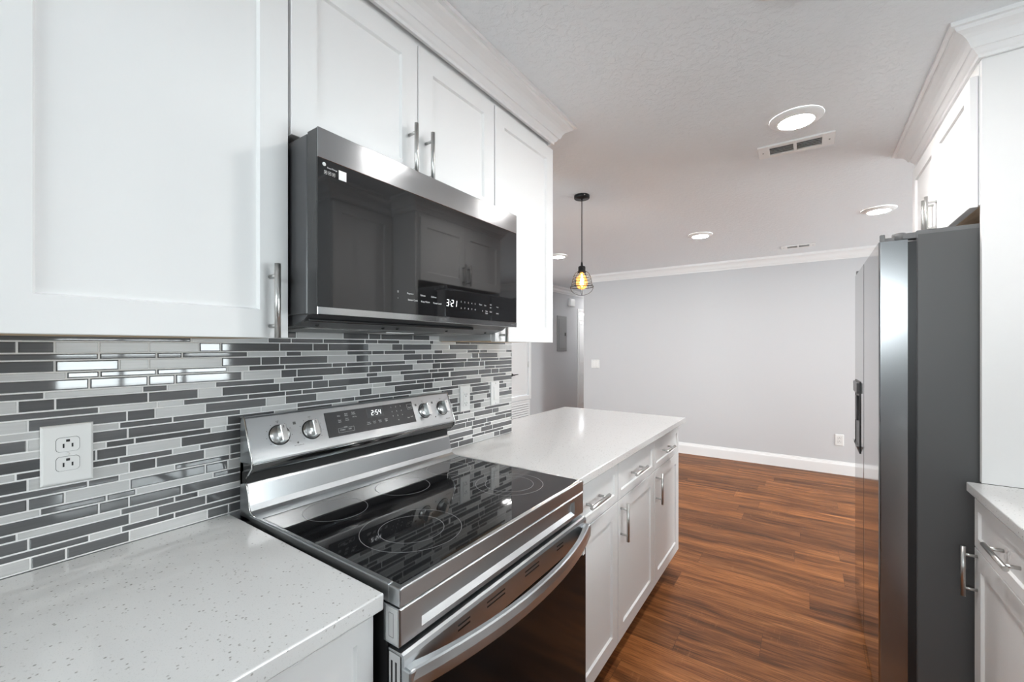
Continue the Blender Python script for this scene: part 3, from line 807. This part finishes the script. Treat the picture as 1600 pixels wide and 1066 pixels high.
# back guard with the control panel
mb = MB()
mb.prism_y([(.0235, .892), (.0235, 1.1530), (.0275, 1.1660), (.0345, 1.1705), (.0470, 1.1705), (.0525, 1.1670), (.0960, 1.0600), (.0962, 1.0555), (.0235, 1.050)], RY0+.004, RY1+.004)
bgd = link('backguard', mb, STEEL, rg)
mb = MB()
mb.prism_y([(.0962, 1.0556), (.0960, 1.0520), (.0930, 1.0440), (.0865, 1.0350), (.0780, 1.0285), (.0700, 1.0262), (.0400, 1.0262), (.0400, 1.0500)], RY0+.0045, RY1+.0035, True)
link('lower_lip', mb, DREFL, bgd, 'polished curve under the controls with its dark reflection painted in')
link('vent_slot', bx(.030, .0600, RY0+.006, RY1-.002, .996, 1.0262), SLOT, bgd, 'black vent gap')
mb = MB()
mb.prism_y([(.0300, .912), (.0300, .9930), (.0560, 1.0010), (.0640, .9995), (.0685, .9940), (.0740, .9700), (.0790, .9470), (.0855, .9330), (.0965, .9262), (.1120, .9246), (.1320, .9243), (.1320, .912)], RY0+.001, RY1-.001, False)
link('rear_skirt', mb, STEEL, bgd)
for y in (RY0+.0015, RY1+.0035):
    link('edge_trim', MB().tube([(.0270, y, 1.1660), (.0360, y, 1.1715), (.0470, y, 1.1712), (.0530, y, 1.1668), (.0968, y, 1.0590), (.0935, y, 1.0440), (.0780, y, 1.0285), (.0660, y, 1.0150)], .0022, 8), CHROME, bgd)
y = RY0+.0012
mb = MB().tube([(.0580, y, 1.0010), (.0655, y, .9995), (.0700, y, .9940), (.0755, y, .9700), (.0805, y, .9470), (.0865, y, .9340), (.0975, y, .9275), (.1150, y, .9255)], .0020, 8)
link('edge_trim', mb, CHROME, bgd)
# plane of the controls
PA = Vector((.0525, 0, 1.1670)); PT = Vector((.0960-.0525, 0, 1.0600-1.1670)).normalized(); PN = Vector((-PT.z, 0, PT.x))
def cpnt(y, s, d=0): v = PA+PT*s+PN*d; return (v.x, y, v.z)
def cbox(mb, y0, y1, s0, s1, d0, d1):
    P = [cpnt(y, s, d) for d in (d0, d1) for y, s in ((y0, s0), (y1, s0), (y1, s1), (y0, s1))]
    mb.poly(P, [(0, 1, 2, 3), (7, 6, 5, 4), (0, 4, 5, 1), (1, 5, 6, 2), (2, 6, 7, 3), (3, 7, 4, 0)])
mb = MB(); cbox(mb, .7225, 1.0660, .0135, .0905, -.002, .0012)
dp = link('display', mb, PANELG, bgd, 'dark glass control display')
mb = MB(); cbox(mb, .8690, .9350, .0170, .0500, .0005, .0016); sc_ = link('screen', mb, SCREEN, dp)
UPV = -PT
mb = MB(); seven_seg(mb, '2:54', .0165, lambda u, v, d: cpnt(.905+u, .0340-v, .0017+d)); link('digits', mb, GLOW, dp, 'glowing clock digits 2:54')
mb = MB()
def lab(txt, y, s, z=.0052): mb.text(txt, z, cpnt(y, s, .0016), (0, 1, 0), UPV, ext=.0001)
for y, s, tx in ((.768, .0285, 'Bake'), (.794, .0245, 'Broil'), (.794, .0300, 'Hi/Lo'), (.820, .0230, 'Keep'), (.820, .0285, 'Warm'),
                 (.768, .0420, 'Conv'), (.768, .0475, 'Bake'), (.794, .0395, 'Conv'), (.794, .0450, 'Roast'), (.822, .0375, 'Air Fry'),
                 (.868, .0640, 'Timer'), (.868, .0695, 'On/Off'), (.890, .0635, 'Cook'), (.890, .0690, 'Time'), (.913, .0630, 'Delay'), (.913, .0685, 'Start'), (.938, .0625, 'Oven'), (.938, .0680, 'Light'),
                 (1.035, .0710, 'Start'), (1.051, .0345, 'Smart'), (1.051, .0690, 'Lock')):
    lab(tx, y, s)
for i in range(9):
    lab(str(i+1), .970+(i % 3)*.0205, .0250+(i//3)*.0160, .0065)
lab('0', .990, .0730, .0065)
lab('OVEN', .783, .0655, .0045); lab('START', .772, .0735, .0060); lab('OFF', .797, .0735, .0060)
for a in ((.757, .812, .0670, .0674), (.757, .812, .0805, .0809), (.757, .7574, .0670, .0809), (.8116, .812, .0670, .0809)):
    cbox(mb, *a, .0011, .0016)
for a in ((1.040, 1.062, .0225, .0229), (1.040, 1.062, .0405, .0409), (1.040, 1.0404, .0225, .0409), (1.0616, 1.062, .0225, .0409)):
    cbox(mb, *a, .0011, .0016)
link('button_marks', mb, MARK, dp, 'pale printed labels')
mb = MB()
for yk in (.5845, .676, 1.1185, 1.2130):
    for k in range(9):
        a = math.radians(-40+k*32.5)
        mb.lathe([(0, 0), (.0011, 0), (.0011, .0003), (0, .0003)], cpnt(yk-.0345*math.cos(a), .0560-.0345*math.sin(a), -.0001), PN, 8)
    mb.text('OFF', .0050, cpnt(yk, .0180, .0002), (0, 1, 0), UPV, ext=.0001)
for yk in (.630, 1.0830, 1.1660):
    cbox(mb, yk-.004, yk+.004, .0255, .0335, -.0002, .0004)
for yk in (.630, 1.1660):
    mb.lathe([(0, 0), (.0028, 0), (.0028, .0004), (0, .0004)], cpnt(yk, .0860, -.0001), PN, 14)
mb.text('HOT SURFACE', .0042, cpnt(.632, .0935, .0002), (0, 1, 0), UPV, ext=.0001)
mb.text('SAMSUNG', .0056, cpnt(1.2300, .1010, .0002), (0, 1, 0), UPV, ext=.0001)
link('dial_marks', mb, MARKD, bgd, 'small dark printed marks')
ga = math.radians(8)
for yk in (.5845, .676, 1.1185, 1.2130):
    mb = MB(); mb.lathe([(.0255, -.001), (.0255, .003), (.0235, .0035), (.0235, .009), (.0228, .0105), (0, .0105)], cpnt(yk, .0560), PN, 40)
    kb = link('knob', mb, KNOBM, bgd)
    mb = MB(); mb.lathe([(.0285, -.0005), (.0285, .0012), (.0260, .0014), (.0260, -.0005)], cpnt(yk, .0560), PN, 40)
    link('dial_ring', mb, BLACKP, kb, 'dark ring behind the knob')
    mb = MB(); hw, hl, hd = .0084, .0232, .0305
    P = []
    for d, k, kl in ((.009, 1.05, 1.0), (hd-.0015, .96, .98), (hd, .80, .95)):
        P.append([cpnt(yk+hw*k*sx, .0560+hl*kl*sy, d) for sx, sy in ((-1, -.92), (-.4, -1), (.4, -1), (1, -.92), (1, .92), (.4, 1), (-.4, 1), (-1, .92))])
    mb.rings(P); gp = link('grip', mb, KNOBM, kb)
    mb = MB(); cbox(mb, yk-.0007, yk+.0007, .0360, .0440, hd-.0005, hd+.0003); link('pointer', mb, SLOT, kb, 'dark pointer line')

# ------------------------------------------------------------------ over-the-range microwave
MX = .395; MY0, MY1 = .5050, 1.2640; MZ0, MZ1 = 1.4260, 1.8300
mw = thing('microwave', 'black glass over the range microwave with steel strips below the two door cabinet', 'microwave', (.2, .885, MZ0-.02))
link('body', bx(.004, .352, MY0, MY1, MZ0+.002, MZ1-.004, .002, 1), DGREY, mw, 'dark grey case')
mb = MB(); mb.box(.354, MX-.002, MY0, MY1, MZ0+.001, MZ1-.001, .002, 2)
dr = link('door', mb, mat('microwave_door_side', (.035, .035, .036), .16), mw)
link('top_strip', bx(MX-.003, MX, MY0, MY1, 1.7645, MZ1, .0009, 1), STEELM, dr, 'brushed steel band')
link('bottom_strip', bx(MX-.003, MX, MY0, MY1, MZ0, 1.4430, .0009, 1), STEELM, dr, 'brushed steel band')
wg = link('window_glass', bx(MX-.004, MX-.0006, MY0+.0008, MY1-.0008, 1.4432, 1.7643), BGLASS, dr, 'glossy black glass')
mb = MB()
def ml(tx, y, z, s=.0075, al='CENTER'): mb.text(tx, s, (MX-.0003, y, z), (0, 1, 0), (0, 0, 1), al, ext=.0001)
for y, z, tx in ((.7230, 1.4985, '|||'), (.7230, 1.4800, '*'), (.7640, 1.4965, 'Popcorn'), (.8090, 1.4960, 'Reheat'), (.8500, 1.4955, 'Defrost'),
                 (.7730, 1.4800, 'Sensor Cook'), (.8180, 1.4795, 'Keep Warm'), (.8640, 1.4790, 'Power Level')):
    ml(tx, y, z, .0064)
for i in range(5): ml(str(i+1), .965+i*.0165, 1.4925-.0002*i, .0068); ml(str((i+6) % 10), .965+i*.0165, 1.4735, .0068)
for y, z, tx in ((1.058, 1.4915, 'Timer'), (1.082, 1.4910, 'Eco'), (1.1105, 1.4950, '+30'), (1.1105, 1.4860, 'sec'), (1.148, 1.4900, 'Vent'),
                 (1.068, 1.4720, '0'), (1.089, 1.4725, 'Stop'), (1.089, 1.4655, 'Clear'), (1.1115, 1.4720, 'Start'), (1.148, 1.4690, 'Lamp')):
    ml(tx, y, z, .0062)
# product sticker in the corner
ml('SmartThings', .5395, 1.7480, .0048)
mb.lathe([(0, 0), (.0042, 0), (.0042, .0003), (0, .0003)], (MX-.0006, .5205, 1.7535), (1, 0, 0), 16)
for k in range(3):
    yy = .524+k*.0095
    for a in ((yy-.0032, yy+.0032, 1.7400, 1.7405), (yy-.0032, yy+.0032, 1.7330, 1.7335), (yy-.0032, yy-.0027, 1.7330, 1.7405), (yy+.0027, yy+.0032, 1.7330, 1.7405), (yy-.0008, yy+.0008, 1.7355, 1.7385)):
        mb.box(MX-.0006, MX-.0003, *a)
link('button_marks', mb, MARK, dr, 'white printed labels')
link('sticker', bx(MX-.0008, MX-.0002, .5555, .5745, 1.7310, 1.7520), PLATE, dr, 'blank white square sticker')
mb = MB(); seven_seg(mb, '3:21', .0190, lambda u, v, d: (MX-.0006+d, .9235+u, 1.4850+v)); link('digits', mb, GLOW, dr, 'glowing clock digits 3:21')
mb = MB(); mb.text('SAMSUNG', .0048, (MX+.0001, 1.2380, 1.4345), (0, 1, 0), (0, 0, 1), ext=.0001); link('maker_mark', mb, MARKD, dr)
# underside
mb = MB()
mb.prism_y([(.010, 1.4275), (.010, 1.4040), (.045, 1.3990), (.285, 1.4035), (.335, 1.4165), (.350, 1.4275)], MY0+.004, MY1-.004)
un = link('underside', mb, DGREY, mw)
for a, b in ((.555, .735), (1.035, 1.215)):
    mb = MB(); mb.poly([(.075, a, 1.3992), (.075, b, 1.3992), (.255, b, 1.4026), (.255, a, 1.4026), (.075, a, 1.3975), (.075, b, 1.3975), (.255, b, 1.4009), (.255, a, 1.4009)],
        [(0, 1, 2, 3), (7, 6, 5, 4), (0, 4, 5, 1), (1, 5, 6, 2), (2, 6, 7, 3), (3, 7, 4, 0)])
    link('grease_filter', mb, MESHF, un, 'perforated metal filter')
link('lamp_lens', bx(.120, .215, .830, .940, 1.3975, 1.4010, .001, 1), LENSMW, un, 'pale lamp lens')
for y in (.56, .75, .80, 1.00, 1.20): link('screw', MB().lathe([(0, 0), (.005, 0), (.004, -.004), (0, -.005)], (.300, y, 1.4085), n=12), BLACKP, un)
link('intake_bar', bx(.292, .345, MY0+.010, MY1-.18, 1.4120, 1.4200, .003), BLACKP, mw, 'black bar under the door')

# ------------------------------------------------------------------ refrigerator
FX0, FX1, FXB = 1.470, 1.548, 1.572                              # door face, door back, case front
FY0, FY1, FS = 2.0200, 2.9320, 2.5050
FZ = 1.7350
fr_ = thing('refrigerator', 'tall black stainless side by side refrigerator standing against the tall white panel', 'refrigerator', (1.9, 2.476, 0))
link('case', bx(FXB, XR-.03, FY0+.003, FY1-.003, .035, 1.7520, .003, 1), FSIDE, fr_, 'dark grey side')
link('top_cover', bx(FXB-.002, XR-.05, FY0+.0032, FY1-.0032, 1.7350, 1.7640, .004, 2), mat('hinge_grey', (.14, .14, .142), .45), fr_)
link('gasket', bx(FX1-.001, FXB+.001, FY0+.008, FY1-.008, .06, 1.728), BLACKP, fr_, 'black door seal')
for x in (1.63, 2.2):
    for y in (FY0+.06, FY1-.06): link('foot', MB().lathe([(0, 0), (.02, 0), (.02, .036), (0, .036)], (x, y, 0), n=16), BLACKP, fr_)
link('base_grille', bx(FXB-.015, FXB+.01, FY0+.01, FY1-.01, .012, .055, .002, 1), BLACKP, fr_)
def fdoor(y0, y1, holes=None):
    mb = MB(); z0, z1 = .040, FZ
    R = .007
    prof = []
    for cx_, cy_, a0 in ((FX0+R, y0+R, 180), (FX0+R, y1-R, 90)):
        pass
    # plan outline with rounded front corners
    P = [(FX1, y0), (FX0+R, y0)]
    for k in range(1, 6): a = math.radians(270-90*k/5); P.append((FX0+R+R*math.cos(a), y0+R+R*math.sin(a)))
    for k in range(0, 6): a = math.radians(180-90*k/5); P.append((FX0+R+R*math.cos(a), y1-R+R*math.sin(a)))
    P.append((FX1, y1))
    mb.rings([[(x, y, z) for x, y in P] for z in (z0, z0+.003, z1-.003, z1)])
    return mb
mbn = fdoor(FY0, FS-.0055)
dn = link('door', mbn, [STEELF, STEELS], fr_, 'near fresh food door')
for p in dn.data.polygons:
    if abs(p.normal.y) > .9: p.material_index = 1
df = link('freezer_door', fdoor(FS+.0055, FY1), [STEELF, STEELS], fr_, 'far door with water dispenser')
for p in df.data.polygons:
    if abs(p.normal.y) > .9: p.material_index = 1
# dispenser: dark niche framed proud of the door
mb = MB()
ya, yb, za, zb_ = 2.655, 2.880, .835, 1.185
def dr_(i, d, zz=0): return [(FX0-d, ya+i, za+i), (FX0-d, yb-i, za+i), (FX0-d, yb-i, zb_-i), (FX0-d, ya+i, zb_-i)]
mb.rings([dr_(0, -.001), dr_(0, .0035), dr_(.006, .0035), dr_(.008, .0005)])
dsp = link('dispenser', mb, BLACKP, df, 'black water dispenser')
link('control_strip', bx(FX0-.012, FX0+.001, ya+.03, yb-.002, 1.125, 1.178, .003), DGREY, dsp)
link('paddle', bx(FX0-.010, FX0-.001, 2.74, 2.80, .985, 1.110, .003), DGREY, dsp)
mb = MB(); mb.prism_y([(FX0-.001, .868), (FX0-.015, .870), (FX0-.002, .836), (FX0-.001, .836)], ya+.006, yb-.006); link('drip_tray', mb, CHROME, dsp)
for y0_, s in ((FY0, 1), (FY1, -1)):
    mb = MB()
    def Y_(a, b): return tuple(sorted((y0_+s*a, y0_+s*b)))
    mb.box(FX0+.004, FX0+.018, *Y_(.004, .020), 1.732, 1.7620, .002, 1)
    mb.box(FX0+.016, FX0+.045, *Y_(.004, .030), 1.733, 1.7480, .002, 1)
    mb.lathe([(0, 1.733), (.020, 1.733), (.020, 1.7600), (.018, 1.7625), (0, 1.7625)], (FX0+.058, y0_+s*.024, 0), n=24)
    mb.box(FX0+.058, FXB+.012, *Y_(.006, .042), 1.7375, 1.7590, .002, 1)
    link('hinge_cover', mb, bpy.data.materials['hinge_grey'], fr_, 'grey hinge cover')

# ------------------------------------------------------------------ ceiling lamps, vents, pendant
LG = 'recessed ceiling lamps'
proto = None
SPOTS = [(1.2165, 2.295, 'round ceiling lamp nearest the viewer just before the larger air vent'),
         (1.700, 4.170, 'round ceiling lamp near the refrigerator top'),
         (.455, 4.175, 'round ceiling lamp in the open ceiling between the pendant and the far vent'),
         (-1.045, 4.220, 'round ceiling lamp partly behind the end of the wall cabinets left of the pendant'),
         (1.2165, 1.375, 'round ceiling lamp above the viewer over the kitchen aisle'),
                 (3.60, 4.30, 'unseen round ceiling lamp added over the living room right of the refrigerator'),  # unseen lamp, added as one more light source
         (-1.80, 7.75, 'round ceiling lamp inside the hall')]
for i, (x, y, lb) in enumerate(SPOTS):
    t = thing('ceiling_lamp', lb, 'ceiling lamp', (x, y, ZC), LG)
    mb = MB(); mb.lathe([(.104, 0), (.104, -.004), (.099, -.0075), (.085, -.0135), (.0715, -.0185), (.0690, -.0185), (.0690, -.012)], (x, y, ZC-.0002), n=48)
    link('trim_ring', mb, PLATE, t)
    mb = MB(); mb.lathe([(0, -.0125), (.0688, -.0125), (.0688, -.0158), (0, -.0158)], (x, y, ZC), n=48)
    link('lens', mb, LENS, t, 'glowing white lens')

def vent(x0, x1, y0, y1, label):
    t = thing('ceiling_vent', label, 'ceiling vent', ((x0+x1)/2, (y0+y1)/2, ZC-.012), 'ceiling air vents')
    zb, zt = ZC-.0085, ZC-.0005
    mb = MB(); ex, ey = .052, .030; xm = (x0+x1)/2
    mb.box(x0, x0+ex, y0, y1, zb, zt, .0015, 1); mb.box(x1-ex, x1, y0, y1, zb, zt, .0015, 1)
    mb.box(x0+ex, x1-ex, y0, y0+ey, zb, zt); mb.box(x0+ex, x1-ex, y1-ey, y1, zb, zt)
    mb.box(xm-.007, xm+.007, y0+ey, y1-ey, zb, zt)
    link('frame', mb, PLATE, t)
    mb = MB(); mb.box(x0+ex, x1-ex, y0+ey, y1-ey, ZC-.0018, zt); link('vent_backing', mb, SLOT, t, 'flat dark sheet behind the louvres')
    mb = MB(); n = 5
    for a, b in ((x0+ex, xm-.007), (xm+.007, x1-ex)):
        for i in range(n):
            y = y0+ey+(y1-y0-2*ey)*(i+.5)/n
            P = [(a, y-.0035, zb), (b, y-.0035, zb), (b, y+.0028, zt-.0014), (a, y+.0028, zt-.0014), (a, y-.0023, zb), (b, y-.0023, zb), (b, y+.0040, zt-.0014), (a, y+.0040, zt-.0014)]
            mb.poly(P, [(0, 1, 2, 3), (7, 6, 5, 4), (0, 4, 5, 1), (1, 5, 6, 2), (2, 6, 7, 3), (3, 7, 4, 0)])
    link('louvre', mb, PLATE, t)
    for x in (x0+.022, x1-.022): link('screw', MB().lathe([(0, 0), (.004, 0), (.003, -.001), (0, -.0012)], (x, (y0+y1)/2, zb), n=12), DGREY, t)
vent(1.045, 1.370, 2.520, 2.672, 'white ceiling air vent close behind the nearest ceiling lamp')
vent(1.040, 1.330, 5.125, 5.270, 'white ceiling air vent close to the far wall')

px, py = .000, 2.633
pd = thing('pendant_lamp', 'small black cage pendant lamp with glowing amber bulb over the peninsula', 'pendant lamp', (px, py, 1.70))
mb = MB(); mb.lathe([(0, ZC-.0005), (.052, ZC-.0005), (.052, ZC-.019), (.049, ZC-.0225), (.006, ZC-.0235), (.005, ZC-.030), (0, ZC-.030)], (px, py, 0), n=40); cn = link('canopy', mb, BLKMET, pd)
for a in (2.4, 5.5): link('screw', MB().lathe([(0, 0), (.004, .001), (.0035, .005), (0, .006)], (px+.052*math.cos(a), py+.052*math.sin(a), ZC-.011), (math.cos(a), math.sin(a), 0), 12), NICK, cn)
mb = MB(); mb.tube([(px, py, ZC-.028), (px, py, 1.928)], .0031, 10); link('cord', mb, BLKMET, pd)
mb = MB(); mb.lathe([(0, 1.934), (.0045, 1.934), (.0075, 1.918), (.0085, 1.908), (.0225, 1.903), (.0245, 1.897), (.0245, 1.872), (.0270, 1.868), (.0270, 1.860), (.018, 1.858), (0, 1.858)], (px, py, 0), n=32); link('socket', mb, BLKMET, pd)
mb = MB()
prof = [(.029, 1.869), (.043, 1.860), (.0565, 1.837), (.0645, 1.806), (.0680, 1.782), (.0775, 1.764)]
for r, z, rr_ in ((.0300, 1.868, .0018), (.0565, 1.837, .0016), (.0615, 1.818, .0016), (.0655, 1.797, .0016), (.0775, 1.764, .0024), (.0690, 1.778, .0014)):
    mb.tube([(px+r*math.cos(2*math.pi*k/40), py+r*math.sin(2*math.pi*k/40), z) for k in range(40)], rr_, 8, closed=True)
for k in range(6):
    a = 2*math.pi*k/6+.35
    mb.tube([(px+r*math.cos(a), py+r*math.sin(a), z) for r, z in prof], .0015, 8)
for a in (.35, .35+math.pi/2):
    P = []
    for k in range(21):
        b = math.pi*k/20
        rr2 = .0770*math.cos(b); P.append((px+rr2*math.cos(a), py+rr2*math.sin(a), 1.765-.058*math.sin(b)))
    mb.tube(P, .0015, 8)
link('cage', mb, BLKMET, pd, 'black wire cage')
mb = MB(); mb.lathe([(.012, 1.858), (.0150, 1.850), (.0250, 1.838), (.0350, 1.815), (.0385, 1.795), (.0365, 1.775), (.0275, 1.758), (.0130, 1.749), (0, 1.7475)], (px, py, 0), n=32); bl = link('bulb', mb, AMBER, pd, 'amber glass bulb')
mb = MB()
for k in range(6):
    a = 2*math.pi*k/6
    mb.tube([(px+.005*math.cos(a), py+.005*math.sin(a), 1.845), (px+.011*math.cos(a+.4), py+.011*math.sin(a+.4), 1.775)], .0011, 6)
link('filament', mb, FILAM, bl, 'glowing filament')
